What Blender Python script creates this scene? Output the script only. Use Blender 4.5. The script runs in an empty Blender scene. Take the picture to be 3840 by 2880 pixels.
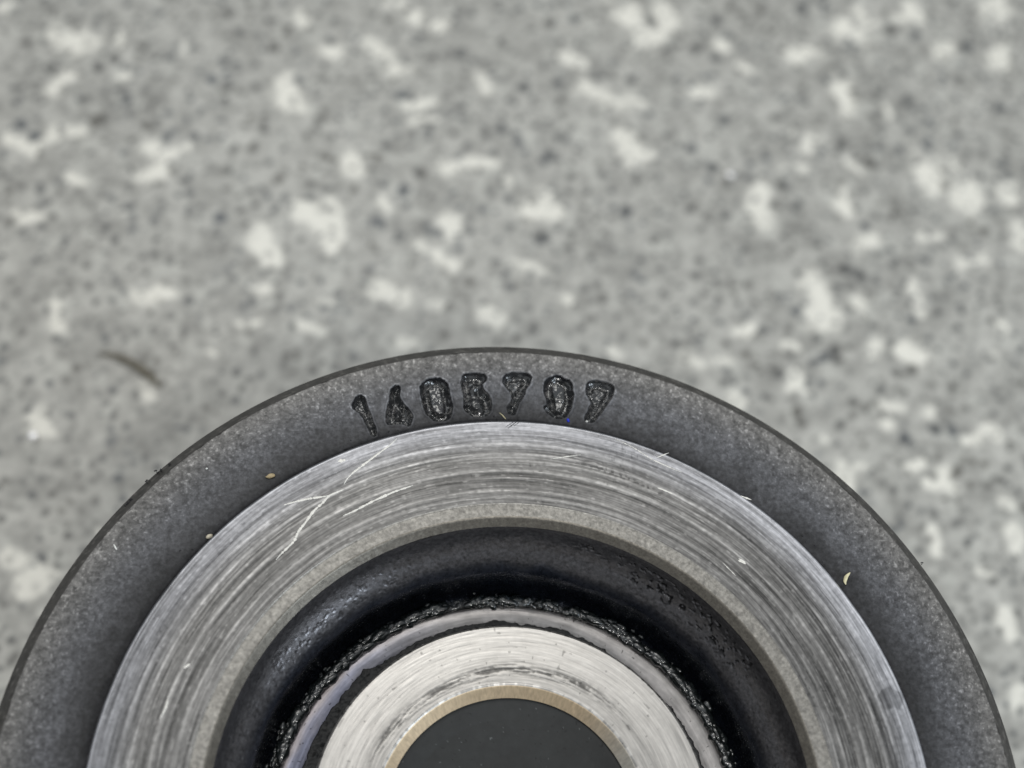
import bpy, math, random
import numpy as np
from mathutils import Matrix, Vector

random.seed(7)
rng = np.random.default_rng(11)
S = bpy.context.scene
COL = S.collection
S.unit_settings.system = 'METRIC'
S.unit_settings.scale_length = 0.001          # one unit is one millimetre

# ------------------------------------------------------------------ camera
TX, TY = math.radians(25.796), math.radians(-5.409)
CAM = np.array([-10.49, -20.82, 110.526])
F_PX = 6000.0
MR = Matrix.Rotation(TX, 3, 'X') @ Matrix.Rotation(TY, 3, 'Y')
M_ = np.array(MR)
cam_data = bpy.data.cameras.new('camera')
cam_data.sensor_width = 36.0
cam_data.lens = 36.0 * F_PX / 3840.0
cam_data.clip_start = 1.0
cam_data.clip_end = 5000.0
cam = bpy.data.objects.new('camera', cam_data)
cam.matrix_world = Matrix.Translation(Vector(CAM)) @ MR.to_4x4()
COL.objects.link(cam)
S.camera = cam
cam_data.dof.use_dof = True
cam_data.dof.focus_distance = 118.5
cam_data.dof.aperture_fstop = cam_data.lens * 1e-3 / 2.4
cam_data.dof.aperture_blades = 0

# ------------------------------------------------------------------ light
W = bpy.data.worlds.new('World')
S.world = W
W.use_nodes = True
W.node_tree.nodes['Background'].inputs[0].default_value = (0.93, 0.97, 1.0, 1)
W.node_tree.nodes['Background'].inputs[1].default_value = 0.42


def area(name, loc, target, sx, sy, power, col):
    d = bpy.data.lights.new(name, 'AREA')
    d.shape = 'RECTANGLE'
    d.size, d.size_y, d.energy, d.color = sx, sy, power, col
    o = bpy.data.objects.new(name, d)
    o.location = loc
    o.rotation_euler = (Vector(target) - Vector(loc)).to_track_quat('-Z', 'Y').to_euler()
    COL.objects.link(o)
    return o


area('ceiling_light', (-40, 330, 560), (0, 10, 0), 420, 200, 1.05e6, (1.0, 0.98, 0.94))
area('window_light', (275, -200, 118), (0, 10, 0), 110, 85, 5.6e5, (0.80, 0.90, 1.0))
area('lamp_overhead', (30, -285, 520), (0, 20, 0), 52, 38, 7.0e5, (1.0, 0.98, 0.95))
area('tube_light', (-330, 160, 420), (0, 10, 0), 30, 300, 1.1e5, (0.9, 0.95, 1.0))

S.view_settings.view_transform = 'Standard'
S.view_settings.look = 'None'
S.view_settings.exposure = 0.0
S.view_settings.gamma = 1.0

TABLE_Z = -50.0


# ------------------------------------------------------------------ helpers
def px2pl(x, y, z=0.0):
    """photograph pixel (3840 wide) seen on the horizontal plane at height z"""
    x = np.asarray(x, float); y = np.asarray(y, float)
    d = np.stack([(x - 1920) / F_PX, -(y - 1440) / F_PX, -np.ones_like(x)], -1) @ M_.T
    t = (z - CAM[2]) / d[..., 2]
    return CAM[0] + d[..., 0] * t, CAM[1] + d[..., 1] * t


_tab = np.random.default_rng(5).random((16, 256, 256))


def vn(x, y, seed=0):
    """smooth value noise 0..1"""
    t = _tab[seed % 16]
    ox, oy = (seed * 37.3) % 91, (seed * 17.7) % 83
    x = np.asarray(x, float) + ox; y = np.asarray(y, float) + oy
    xi = np.floor(x).astype(int); yi = np.floor(y).astype(int)
    fx = x - xi; fy = y - yi
    fx = fx * fx * (3 - 2 * fx); fy = fy * fy * (3 - 2 * fy)
    a, b = xi & 255, yi & 255
    a1, b1 = (xi + 1) & 255, (yi + 1) & 255
    return (t[a, b] * (1 - fx) + t[a1, b] * fx) * (1 - fy) + (t[a, b1] * (1 - fx) + t[a1, b1] * fx) * fy


def fbm(x, y, seed=0, n=3):
    s, a, tot = 0, 1.0, 0
    for k in range(n):
        s = s + a * vn(np.asarray(x) * 2 ** k, np.asarray(y) * 2 ** k, seed + k)
        tot += a
        a *= 0.5
    return s / tot


def sstep(a, b, x):
    t = np.clip((x - a) / (b - a), 0, 1)
    return t * t * (3 - 2 * t)


def lerp(a, b, t):
    return a + (b - a) * t


def make(name, V, F, mat, parent=None, col=None, smooth=True, label=None, kind=None):
    V = np.asarray(V, np.float32).reshape(-1, 3)
    F = np.asarray(F, np.int32)
    k = F.shape[1]
    me = bpy.data.meshes.new(name)
    me.vertices.add(len(V)); me.vertices.foreach_set('co', V.ravel())
    me.loops.add(F.size); me.loops.foreach_set('vertex_index', F.ravel())
    me.polygons.add(len(F))
    me.polygons.foreach_set('loop_start', np.arange(0, F.size, k, dtype=np.int32))
    me.update(calc_edges=True)
    me.polygons.foreach_set('use_smooth', np.full(len(F), smooth))
    if col is not None:
        c = np.ones((len(V), 4), np.float32)
        col = np.asarray(col, np.float32)
        c[:, :col.shape[-1]] = col.reshape(-1, col.shape[-1])
        at = me.color_attributes.new('Col', 'FLOAT_COLOR', 'POINT')
        at.data.foreach_set('color', c.ravel())
    me.materials.append(mat)
    o = bpy.data.objects.new(name, me)
    COL.objects.link(o)
    if parent: o.parent = parent
    if label: o['label'] = label
    if kind: o['kind'] = kind
    return o


def grid_faces(nu, nv, wrap_u=False):
    iu = np.arange(nu if wrap_u else nu - 1)
    a, b = np.meshgrid(iu, np.arange(nv - 1), indexing='ij')
    a2 = (a + 1) % nu
    return np.stack([a * nv + b, a2 * nv + b, a2 * nv + b + 1, a * nv + b + 1], -1).reshape(-1, 4)


def resample(prof, step):
    """profile of (r, z) corner points -> evenly stepped points (outermost first)"""
    P = np.array(prof, float)
    out = [P[0]]
    for a, b in zip(P[:-1], P[1:]):
        n = max(1, int(math.ceil(np.hypot(*(b - a)) / step)))
        for k in range(1, n + 1):
            out.append(a + (b - a) * k / n)
    return np.array(out)


def smooth_prof(P, it=2):
    P = np.array(P, float)
    for _ in range(it):
        Q = [P[0]]
        for a, b in zip(P[:-1], P[1:]):
            Q += [a * .75 + b * .25, a * .25 + b * .75]
        Q.append(P[-1])
        P = np.array(Q)
    return P


def thetas(fine, lo=-6, hi=187, extra=None):
    t = list(np.arange(lo, hi, fine))
    if extra:
        a, b, f2 = extra
        t = [x for x in t if x < a] + list(np.arange(a, b, f2)) + [x for x in t if x >= b]
    t += list(np.arange(hi, lo + 360 - 0.5, 1.0))
    return np.array(t)


def lathe(name, prof, th, mat, parent, disp=None, col=None, keep=None, **kw):
    """surface of revolution; disp(r, th, s) moves along the normal, col(r, th, s, disp) gives colours"""
    P = np.asarray(prof)
    s = np.r_[0, np.cumsum(np.hypot(*(P[1:] - P[:-1]).T))]
    tan = np.gradient(P, axis=0)
    nrm = np.stack([tan[:, 1], -tan[:, 0]], -1)
    nrm /= np.linalg.norm(nrm, axis=1)[:, None] + 1e-9   # outermost first: this points up / out
    T, Sg = np.meshgrid(th, s, indexing='ij')
    R0 = np.broadcast_to(P[:, 0], T.shape); Z0 = np.broadcast_to(P[:, 1], T.shape)
    D = disp(R0, T, Sg) if disp is not None else np.zeros_like(T)
    R = R0 + nrm[:, 0] * D; Z = Z0 + nrm[:, 1] * D
    tr = np.radians(T)
    V = np.stack([R * np.cos(tr), R * np.sin(tr), Z], -1)
    C = col(R0, T, Sg, D) if col is not None else None
    F = grid_faces(len(th), len(P), True)[:, ::-1]
    return make(name, V, F, mat, parent, C, **kw)


# ------------------------------------------------------------------ materials
def mat_base(name):
    m = bpy.data.materials.new(name)
    m.use_nodes = True
    nt = m.node_tree
    b = nt.nodes['Principled BSDF']
    return m, nt, b


def link(nt, a, b):
    nt.links.new(a, b)


def node(nt, t, **kw):
    n = nt.nodes.new(t)
    for k, v in kw.items():
        setattr(n, k, v)
    return n


def math_node(nt, op, a, b=None, c=None):
    n = node(nt, 'ShaderNodeMath', operation=op)
    for i, v in enumerate((a, b, c)):
        if v is None: continue
        if isinstance(v, (int, float)): n.inputs[i].default_value = v
        else: link(nt, v, n.inputs[i])
    return n.outputs[0]


def polar_coords(nt, kr, kt, kz=0.0):
    """vector (radius*kr, angle*kt, z*kz) in object space"""
    tc = node(nt, 'ShaderNodeTexCoord')
    sp = node(nt, 'ShaderNodeSeparateXYZ')
    link(nt, tc.outputs['Object'], sp.inputs[0])
    x, y, z = sp.outputs
    r = math_node(nt, 'SQRT', math_node(nt, 'ADD', math_node(nt, 'MULTIPLY', x, x), math_node(nt, 'MULTIPLY', y, y)))
    # angle measured from the hidden near side, so that the seam is out of sight
    t = math_node(nt, 'ARCTAN2', x, y)
    cb = node(nt, 'ShaderNodeCombineXYZ')
    link(nt, math_node(nt, 'MULTIPLY', r, kr), cb.inputs[0])
    link(nt, math_node(nt, 'MULTIPLY', t, kt), cb.inputs[1])
    link(nt, math_node(nt, 'MULTIPLY', z, kz), cb.inputs[2])
    return cb.outputs[0]


def obj_coords(nt, k):
    tc = node(nt, 'ShaderNodeTexCoord')
    mp = node(nt, 'ShaderNodeMapping')
    mp.inputs['Scale'].default_value = (k, k, k)
    link(nt, tc.outputs['Object'], mp.inputs[0])
    return mp.outputs[0]


def noise(nt, vec, scale=1.0, detail=2.0, rough=0.5):
    n = node(nt, 'ShaderNodeTexNoise')
    n.inputs['Scale'].default_value = scale
    n.inputs['Detail'].default_value = detail
    n.inputs['Roughness'].default_value = rough
    link(nt, vec, n.inputs['Vector'])
    return n.outputs['Fac']


def maprange(nt, v, a, b, c, d):
    n = node(nt, 'ShaderNodeMapRange')
    for i, q in zip((1, 2, 3, 4), (a, b, c, d)): n.inputs[i].default_value = q
    link(nt, v, n.inputs[0])
    return n.outputs[0]


def vcol(nt):
    n = node(nt, 'ShaderNodeVertexColor', layer_name='Col')
    return n.outputs['Color'], n.outputs['Alpha']


def scaled(nt, color, fac):
    n = node(nt, 'ShaderNodeVectorMath', operation='SCALE')
    link(nt, color, n.inputs[0])
    link(nt, fac, n.inputs['Scale'])
    return n.outputs[0]


def bump(nt, b, h, strength, dist):
    n = node(nt, 'ShaderNodeBump')
    n.inputs['Strength'].default_value = strength
    n.inputs['Distance'].default_value = dist
    link(nt, h, n.inputs['Height'])
    link(nt, n.outputs[0], b.inputs['Normal'])


def painted(name, metallic, rough, tex=None, amp=(0.85, 1.15), bump_amt=0.0, bump_dist=0.02, coat=0.0, spec=0.5, rough_from_alpha=False):
    """vertex-coloured material; tex(nt) -> height/colour noise 0..1"""
    m, nt, b = mat_base(name)
    c, a = vcol(nt)
    b.inputs['Metallic'].default_value = metallic
    b.inputs['Roughness'].default_value = rough
    b.inputs['Specular IOR Level'].default_value = spec
    if coat: b.inputs['Coat Weight'].default_value = coat; b.inputs['Coat Roughness'].default_value = 0.07
    if rough_from_alpha: link(nt, a, b.inputs['Roughness'])
    if tex:
        n = tex(nt)
        link(nt, scaled(nt, c, maprange(nt, n, 0.25, 0.75, *amp)), b.inputs['Base Color'])
        if bump_amt: bump(nt, b, n, bump_amt, bump_dist)
    else:
        link(nt, c, b.inputs['Base Color'])
    return m


M_FLANGE = painted('worn_blackened_steel', 0.35, 0.5, lambda nt: noise(nt, obj_coords(nt, 3.6), 1, 5, 0.72),
                   (0.35, 1.8), 0.5, 0.06, rough_from_alpha=True)
M_EDGE = painted('dark_edge_steel', 0.3, 0.42, lambda nt: noise(nt, obj_coords(nt, 2.5), 1, 4, 0.6), (0.75, 1.25), 0.15, 0.03)  # edge colour, darker than the flange top
M_FACE = painted('turned_steel_face', 0.85, 0.4, lambda nt: noise(nt, polar_coords(nt, 9.0, 14.0), 1, 4, 0.65),
                 (0.72, 1.3), 0.35, 0.012, rough_from_alpha=True)
M_LAND = painted('mottled_steel_land', 0.75, 0.45, lambda nt: noise(nt, obj_coords(nt, 5.5), 1, 4, 0.7), (0.6, 1.4), 0.3, 0.02)
M_BORE = painted('oily_black_bore', 0.75, 0.4, lambda nt: noise(nt, obj_coords(nt, 4.2), 1, 5, 0.7), (0.6, 1.4), 0.2, 0.03,
                 rough_from_alpha=True)
M_LIP = painted('polished_lip', 0.85, 0.38, lambda nt: noise(nt, polar_coords(nt, 5.0, 12.0), 1, 4, 0.6), (0.8, 1.2), 0.25, 0.015)
M_SLEEVE = painted('bright_turned_sleeve', 0.8, 0.36, lambda nt: noise(nt, polar_coords(nt, 11.0, 7.0), 1, 4, 0.65),
                   (0.82, 1.16), 0.3, 0.012, rough_from_alpha=True)
M_BRONZE = painted('brown_sleeve_bore', 0.45, 0.5, lambda nt: noise(nt, polar_coords(nt, 2.0, 40.0), 1, 3, 0.6), (0.8, 1.2), 0.2, 0.02)
M_PLUG = painted('dusty_black_plug', 0.0, 0.6, lambda nt: noise(nt, obj_coords(nt, 1.6), 1, 6, 0.7), (0.7, 1.3), 0.1, 0.02)
M_GREASE = painted('wet_black_grease', 0.0, 0.10, lambda nt: noise(nt, obj_coords(nt, 7.0), 1, 4, 0.7), (0.5, 1.5), 0.55, 0.05, spec=1.0, coat=0.9)
M_STAMP = painted('stamped_black_recess', 0.0, 0.2, lambda nt: noise(nt, obj_coords(nt, 6.5), 1, 5, 0.72), (0.6, 1.4), 0.03, 0.03, spec=1.0, coat=0.8)
M_RUBBER = painted('black_rubber', 0.0, 0.55, lambda nt: noise(nt, obj_coords(nt, 5.0), 1, 4, 0.7), (0.6, 1.4), 0.5, 0.05)
M_TABLE = painted('speckled_stone_laminate', 0.0, 0.42, lambda nt: noise(nt, obj_coords(nt, 1.1), 1, 4, 0.6), (0.93, 1.07))


def plain(name, col, rough=0.5, metallic=0.0, scale=5.0, amp=(0.75, 1.25), trans=0.0, bmp=0.3):
    m, nt, b = mat_base(name)
    rgb = node(nt, 'ShaderNodeRGB'); rgb.outputs[0].default_value = (*col, 1)
    n = noise(nt, obj_coords(nt, scale), 1, 3, 0.6)
    link(nt, scaled(nt, rgb.outputs[0], maprange(nt, n, 0.25, 0.75, *amp)), b.inputs['Base Color'])
    b.inputs['Roughness'].default_value = rough
    b.inputs['Metallic'].default_value = metallic
    b.inputs['Transmission Weight'].default_value = trans
    if bmp: bump(nt, b, n, bmp, 0.03)
    return m


M_SCRATCH = plain('fresh_scratch_metal', (0.93, 0.91, 0.85), 0.5, 0.25, 8, (0.8, 1.1))

# ------------------------------------------------------------------ worktop
def table_grid():
    cx, cy = px2pl([0, 3840, 0, 3840], [0, 0, 2880, 2880], TABLE_Z)
    x0, x1, y0, y1 = cx.min() - 6, cx.max() + 6, cy.min() - 3, cy.max() + 4
    g = 0.27
    far = np.array([8, 20, 45, 90, 180, 360, 700.])
    xs = np.r_[x0 - far[::-1], np.arange(x0, x1, g), x1 + far]
    ys = np.r_[y0 - far[::-1], np.arange(y0, y1, g), y1 + far]
    return xs, ys, (x0, x1, y0, y1)


TX_, TY_, (bx0, bx1, by0, by1) = table_grid()
GX, GY = np.meshgrid(TX_, TY_, indexing='ij')
K = 3840 / 2212.0
crops = [
 ((0, 0), [(320,230,600,290,55),(430,250,520,320,40),(350,560,440,520,45),(760,500,820,490,28),(60,890,200,980,35),(200,980,370,870,38),
   (490,850,500,880,35),(1000,940,1040,1100,40),(1040,1020,1210,960,35),(900,1140,1060,1120,38),(1860,560,1880,690,60),(1790,650,1940,620,35),
   (420,1120,560,1190,30),(110,1400,200,1400,35),(1950,1350,2100,1480,50),(2130,1330,2180,1450,40),(2180,1520,2160,1600,35),
   (1680,1520,1740,1620,60),(2110,340,2180,350,35),(1940,80,1960,150,25),(0,30,60,50,30),(770,200,790,300,20),(1180,290,1200,340,18),(760,1380,820,1380,18)]),
 ((737.3, 0), [(310,30,400,20,28),(480,90,490,160,28),(620,200,670,140,28),(180,270,290,380,50),(330,450,470,440,35),(900,510,940,590,35),
   (420,690,590,660,30),(460,790,640,770,20),(1420,350,1580,430,28),(1570,580,1800,660,50),(1870,650,1930,660,35),(1860,90,1950,240,60),
   (2080,80,2100,160,60),(1920,230,2050,240,35),(1790,890,1870,950,60),(1860,1050,2000,1000,30),(60,1020,100,1120,42),(640,1100,980,1050,35),
   (800,1040,860,1080,30),(1340,1240,1340,1350,40),(1160,1360,1330,1360,28),(1230,1420,1330,1380,25),(240,1280,320,1370,25),(680,1430,700,1500,40),
   (520,1600,620,1620,35),(1070,1160,1100,1190,15),(1720,0,1750,20,25)]),
 ((1474.7, 0), [(1060,190,1120,230,65),(1130,60,1180,120,35),(1180,160,1230,160,35),(1480,30,1500,110,35),(1400,120,1560,140,28),(2000,40,2060,60,50),
   (1700,290,1720,350,45),(2050,340,2060,380,60),(710,370,840,330,45),(240,300,270,310,28),(360,430,440,450,25),(60,590,180,610,28),
   (1050,580,1080,680,50),(700,860,710,870,22),(840,900,880,880,35),(800,950,820,970,22),(650,1100,670,1110,25),(740,1100,790,1100,25),
   (1060,1040,1150,1130,25),(490,1240,520,1450,65),(1030,1240,1050,1400,35),(1610,1120,1610,1200,60),(1860,1230,1860,1310,60),
   (2120,1220,2120,1290,45),(1480,930,1500,970,28),(1140,1600,1220,1560,35),(1540,1530,1660,1530,28),(2190,1500,2190,1560,45),(1730,1030,1790,1110,18),(1320,680,1340,780,20)]),
 ((1474.7, 518.4), [(800,290,830,240,40),(880,300,920,560,55),(850,480,960,500,60),(1130,390,1170,450,38),(1480,250,1530,470,25),(1830,160,1930,130,45),
   (1220,680,1250,720,45),(1440,710,1560,760,55),(2060,540,2070,545,28),(340,610,430,590,28),(30,750,100,800,40),(250,790,270,800,45),(720,860,740,930,40),
   (680,960,820,980,25),(1280,1070,1400,1100,30),(1330,1190,1330,1200,35),(1600,1110,1601,1110,30),(1980,1200,2050,1260,40),(1860,1310,1920,1290,40),
   (910,1300,920,1300,30),(1050,1470,1140,1470,35),(1060,1560,1080,1570,50),(1620,1600,1700,1500,40),(330,1020,380,1080,35),(650,680,740,690,20),(1990,750,2010,750,25)]),
 ((0, 0), [tuple(3 * q for q in s) for s in [(560,525,590,570,17),(575,505,580,520,9),(660,465,715,490,11),(690,490,720,530,13),(295,640,365,630,14),(120,660,125,710,11),
   (545,620,575,625,9),(815,625,870,650,15),(1110,570,1160,575,12),(1130,450,1200,460,14),(1180,420,1190,445,8),(950,485,985,495,8),(1045,670,1070,690,13),(45,465,85,470,8),
   (945,550,980,575,10),(60,890,85,930,18),(80,930,110,935,10),(25,1200,40,1215,12),(60,1270,110,1240,22),(100,1330,110,1330,14),(310,830,320,860,12),(520,700,560,700,7),(640,700,700,720,7),
   (2030,1040,2060,1060,10),(2190,1150,2200,1180,14),(2165,1080,2175,1085,12),(2010,1140,2030,1200,9),(2120,1240,2130,1245,10),(2170,1330,2190,1380,13),(2195,1490,2200,1520,13),
   (1220,650,1240,655,9),(1310,760,1330,765,9),(860,735,890,740,8),(930,655,950,660,6),(700,650,720,655,6),(450,760,470,765,6),(210,1150,215,1155,6),(1960,1010,1990,1000,9)]]),
]
white = []
for (ox, oy), lst in crops:
    for x1, y1, x2, y2, w in lst:
        a = px2pl((ox + x1 / 3) * K, (oy + y1 / 3) * K, TABLE_Z)
        b = px2pl((ox + x2 / 3) * K, (oy + y2 / 3) * K, TABLE_Z)
        e = px2pl((ox + (x1 + w) / 3) * K, (oy + y1 / 3) * K, TABLE_Z)
        white.append((a[0], a[1], b[0], b[1], math.hypot(e[0] - a[0], e[1] - a[1])))
dark_px = [(165,275,28),(630,125,30),(935,300,38),(740,380,35),(635,430,45),(1100,370,33),(1445,400,30),(1550,210,32),(1460,75,30),(90,580,28),(810,620,32),(825,670,32),
 (1380,520,42),(1475,570,38),(140,800,50),(220,880,42),(610,780,42),(660,790,30),(960,820,28),(1020,775,28),(1080,725,25),(1080,890,36),(1265,890,36),(1710,800,26),(1705,850,28),(1650,960,32),
 (1510,970,28),(1475,1110,36),(1230,1250,32),(1620,1240,26),(2020,1195,30),(1430,1410,48),(1560,1370,30),(680,1460,26),(1100,1045,24),(1920,520,36),(2070,780,32),
 (2140,260,34),(1850,215,26),(530,10,24),(820,20,30),(320,440,42),(1250,310,26),(1780,310,36),(1000,650,28),(1240,640,24),(1310,710,24),(1810,1160,36),(1850,1290,28)]
dk = [(x / 3, y / 3, r) for x, y, r in dark_px]
for x, y, r in [(2000,130,36),(770,360,30),(980,490,24),(390,625,34),(1180,560,38),(1405,540,32),(1870,510,36),(1340,150,40),(1510,125,38),(1040,840,36),(1150,930,38),(1350,1010,48),
                (1480,1140,34),(510,1115,44),(400,1220,36),(1080,1290,30),(1595,1245,26),(1840,1370,46),(920,1360,28),(835,1500,30),(1300,1540,58),(1240,1310,20),(1400,895,28),
                (590,800,28),(1690,1130,28),(1910,1165,30),(1460,1600,30),(2000,740,32),(770,690,36),(280,1200,26),(580,1510,30),(250,1440,36),(190,1090,30)]:
    dk.append((737.3 + x / 3, y / 3, r))
for x, y, r in [(85,310,38),(210,375,34),(655,325,28),(390,95,28),(770,55,46),(225,140,30),(1350,190,42),(1500,230,36),(910,30,30),(1045,490,28),(600,765,36),(270,780,36),(1455,655,36),
                (1240,760,28),(1035,930,38),(1265,955,26),(1400,960,30),(1570,950,26),(1215,1060,42),(60,960,36),(195,1090,44),(1175,1470,32),(50,1350,30),(280,1400,36),(1790,870,34),
                (1955,1490,34),(2080,1065,30),(1500,1370,28),(2060,700,38),(1840,310,42),(640,1200,42),(1700,1200,30)]:
    dk.append((1474.7 + x / 3, y / 3, r))
for x, y, r in [(1060,190,52),(1140,230,40),(630,365,32),(750,465,36),(980,720,44),(920,755,36),(1650,475,30),(2030,380,24),(1280,980,26),(1380,860,32),(1490,835,38),(1440,1290,40),
                (1640,1230,42),(1750,1245,34),(1790,1490,34),(2120,1360,20),(1750,950,34),(620,860,40),(280,920,30),(1470,1500,24),(520,580,32),(1230,550,26),(1570,140,30),(740,1120,36)]:
    dk.append((1474.7 + x / 3, 518.4 + y / 3, r))
dark = []
for x, y, r in dk:
    a = px2pl(x * K, y * K, TABLE_Z); e = px2pl((x + r / 3) * K, y * K, TABLE_Z)
    dark.append((a[0], a[1], (e[0] - a[0]) * 1.15, 1.15))
w_listed = [(d[0], d[1]) for d in dark]
# countless weaker grey flecks between them
nx, ny = int((bx1 - bx0) / 1.55), int((by1 - by0) / 1.55)
for i in range(nx):
    for j in range(ny):
        if rng.random() < 0.24: continue
        x = bx0 + (i + rng.random()) * (bx1 - bx0) / nx; y = by0 + (j + rng.random()) * (by1 - by0) / ny
        dark.append((x, y, rng.uniform(0.30, 0.62), rng.uniform(0.35, 1.25)))

wx = GX + 0.55 * (fbm(GX / 1.5, GY / 1.5, 1) - 0.5) * 2
wy = GY + 0.55 * (fbm(GX / 1.5, GY / 1.5, 4) - 0.5) * 2
Pm = np.zeros_like(GX); Wm = np.zeros_like(GX); Dm = np.zeros_like(GX)


def window(x0, x1, y0, y1):
    i0, i1 = np.searchsorted(TX_, [x0, x1]); j0, j1 = np.searchsorted(TY_, [y0, y1])
    return slice(i0, i1), slice(j0, j1)


for x1, y1, x2, y2, w in white:
    m = w * 3.2 + 1.5
    sl = window(min(x1, x2) - m, max(x1, x2) + m, min(y1, y2) - m, max(y1, y2) + m)
    X, Y = wx[sl], wy[sl]
    mx, my = (x1 + x2) / 2, (y1 + y2) / 2
    x1, x2, y1, y2 = lerp(x1, mx, .12), lerp(x2, mx, .12), lerp(y1, my, .12), lerp(y2, my, .12)
    dx, dy = x2 - x1, y2 - y1
    t = np.clip(((X - x1) * dx + (Y - y1) * dy) / (dx * dx + dy * dy + 1e-9), 0, 1)
    d = np.hypot(X - x1 - t * dx, Y - y1 - t * dy)
    sd = random.randrange(14)
    ragged = 1.5 * (fbm(X / 0.9, Y / 0.9, sd, 4) - 0.5) + 1.1 * (vn(X / 1.9, Y / 1.9, sd + 1) - 0.5)
    halo = 0.42 * sstep(2.1, 0.8, d / (w * 1.15) + ragged * 1.3)
    Pm[sl] = np.maximum(Pm[sl], halo)
    edge_w = random.uniform(0.45, 0.8)
    Wm[sl] = np.maximum(Wm[sl], sstep(1.0 + edge_w / 2, 1.0 - edge_w / 2, d / (w * 1.15) + ragged) * random.uniform(0.82, 1.0) * lerp(0.85, 1.0, vn(X / .6, Y / .6, sd)))
for x, y, r, s in dark:
    m = r + 1.4
    sl = window(x - m, x + m, y - m, y + m)
    d = np.hypot((0.6 * wx[sl] + 0.4 * GX[sl] - x), (0.6 * wy[sl] + 0.4 * GY[sl] - y)) / r
    Dm[sl] = np.maximum(Dm[sl], sstep(1.15, 0.45, d) * s)
cloud = fbm(GX / 4.5, GY / 4.5, 7, 3) - 0.5
fine = fbm(GX / 0.8, GY / 0.8, 9, 3) - 0.5
basec = np.array([0.415, 0.41, 0.378])
L = 1 + 0.36 * cloud + 0.75 * fine + 0.55 * (fbm(GX / 1.9, GY / 1.9, 2, 3) - 0.5)
pale = sstep(0.58, 0.80, fbm(GX / 1.5, GY / 1.5, 12, 3)) * 0.6
C = basec * L[..., None]
C = lerp(C, np.array([0.6, 0.6, 0.55]), pale[..., None])
C = lerp(C, np.array([0.74, 0.73, 0.66]), Pm[..., None])
C = lerp(C, np.array([0.93, 0.91, 0.82]), Wm[..., None] * 0.95)
tone = vn(GX / 3, GY / 3, 3)[..., None]
C = lerp(C, lerp(np.array([0.085, 0.10, 0.115]), np.array([0.11, 0.105, 0.088]), tone), np.clip(Dm * (1 - 0.45 * Wm), 0, 1)[..., None] * 0.95)
Vt = np.stack([GX, GY, np.full_like(GX, TABLE_Z)], -1)
top = make('worktop', Vt, grid_faces(len(TX_), len(TY_)), M_TABLE, None, C)
top['kind'] = 'structure'
# thickness of the slab below its top sheet
sx0, sx1, sy0, sy1 = TX_[0], TX_[-1], TY_[0], TY_[-1]
me = top.data
def slab_skirt():
    z1 = TABLE_Z - 30
    v = [(sx0, sy0, TABLE_Z), (sx1, sy0, TABLE_Z), (sx1, sy1, TABLE_Z), (sx0, sy1, TABLE_Z), (sx0, sy0, z1), (sx1, sy0, z1), (sx1, sy1, z1), (sx0, sy1, z1)]
    f = [(0, 4, 5, 1), (1, 5, 6, 2), (2, 6, 7, 3), (3, 7, 4, 0), (4, 7, 6, 5)]
    return make('worktop_edge', v, f, M_TABLE, top, np.tile(basec, (8, 1)), smooth=False)
slab_skirt()

# ------------------------------------------------------------------ hub
hub = bpy.data.objects.new('bushing_hub', None)
hub.location = (0, 0, 0)
COL.objects.link(hub)
hub['label'] = 'round blackened steel bushing hub stamped 1405797, with a bright turned face and inner sleeve'
hub['category'] = 'machine part'

BOSS_R, BOSS_Z = 28.94, 1.25

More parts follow.
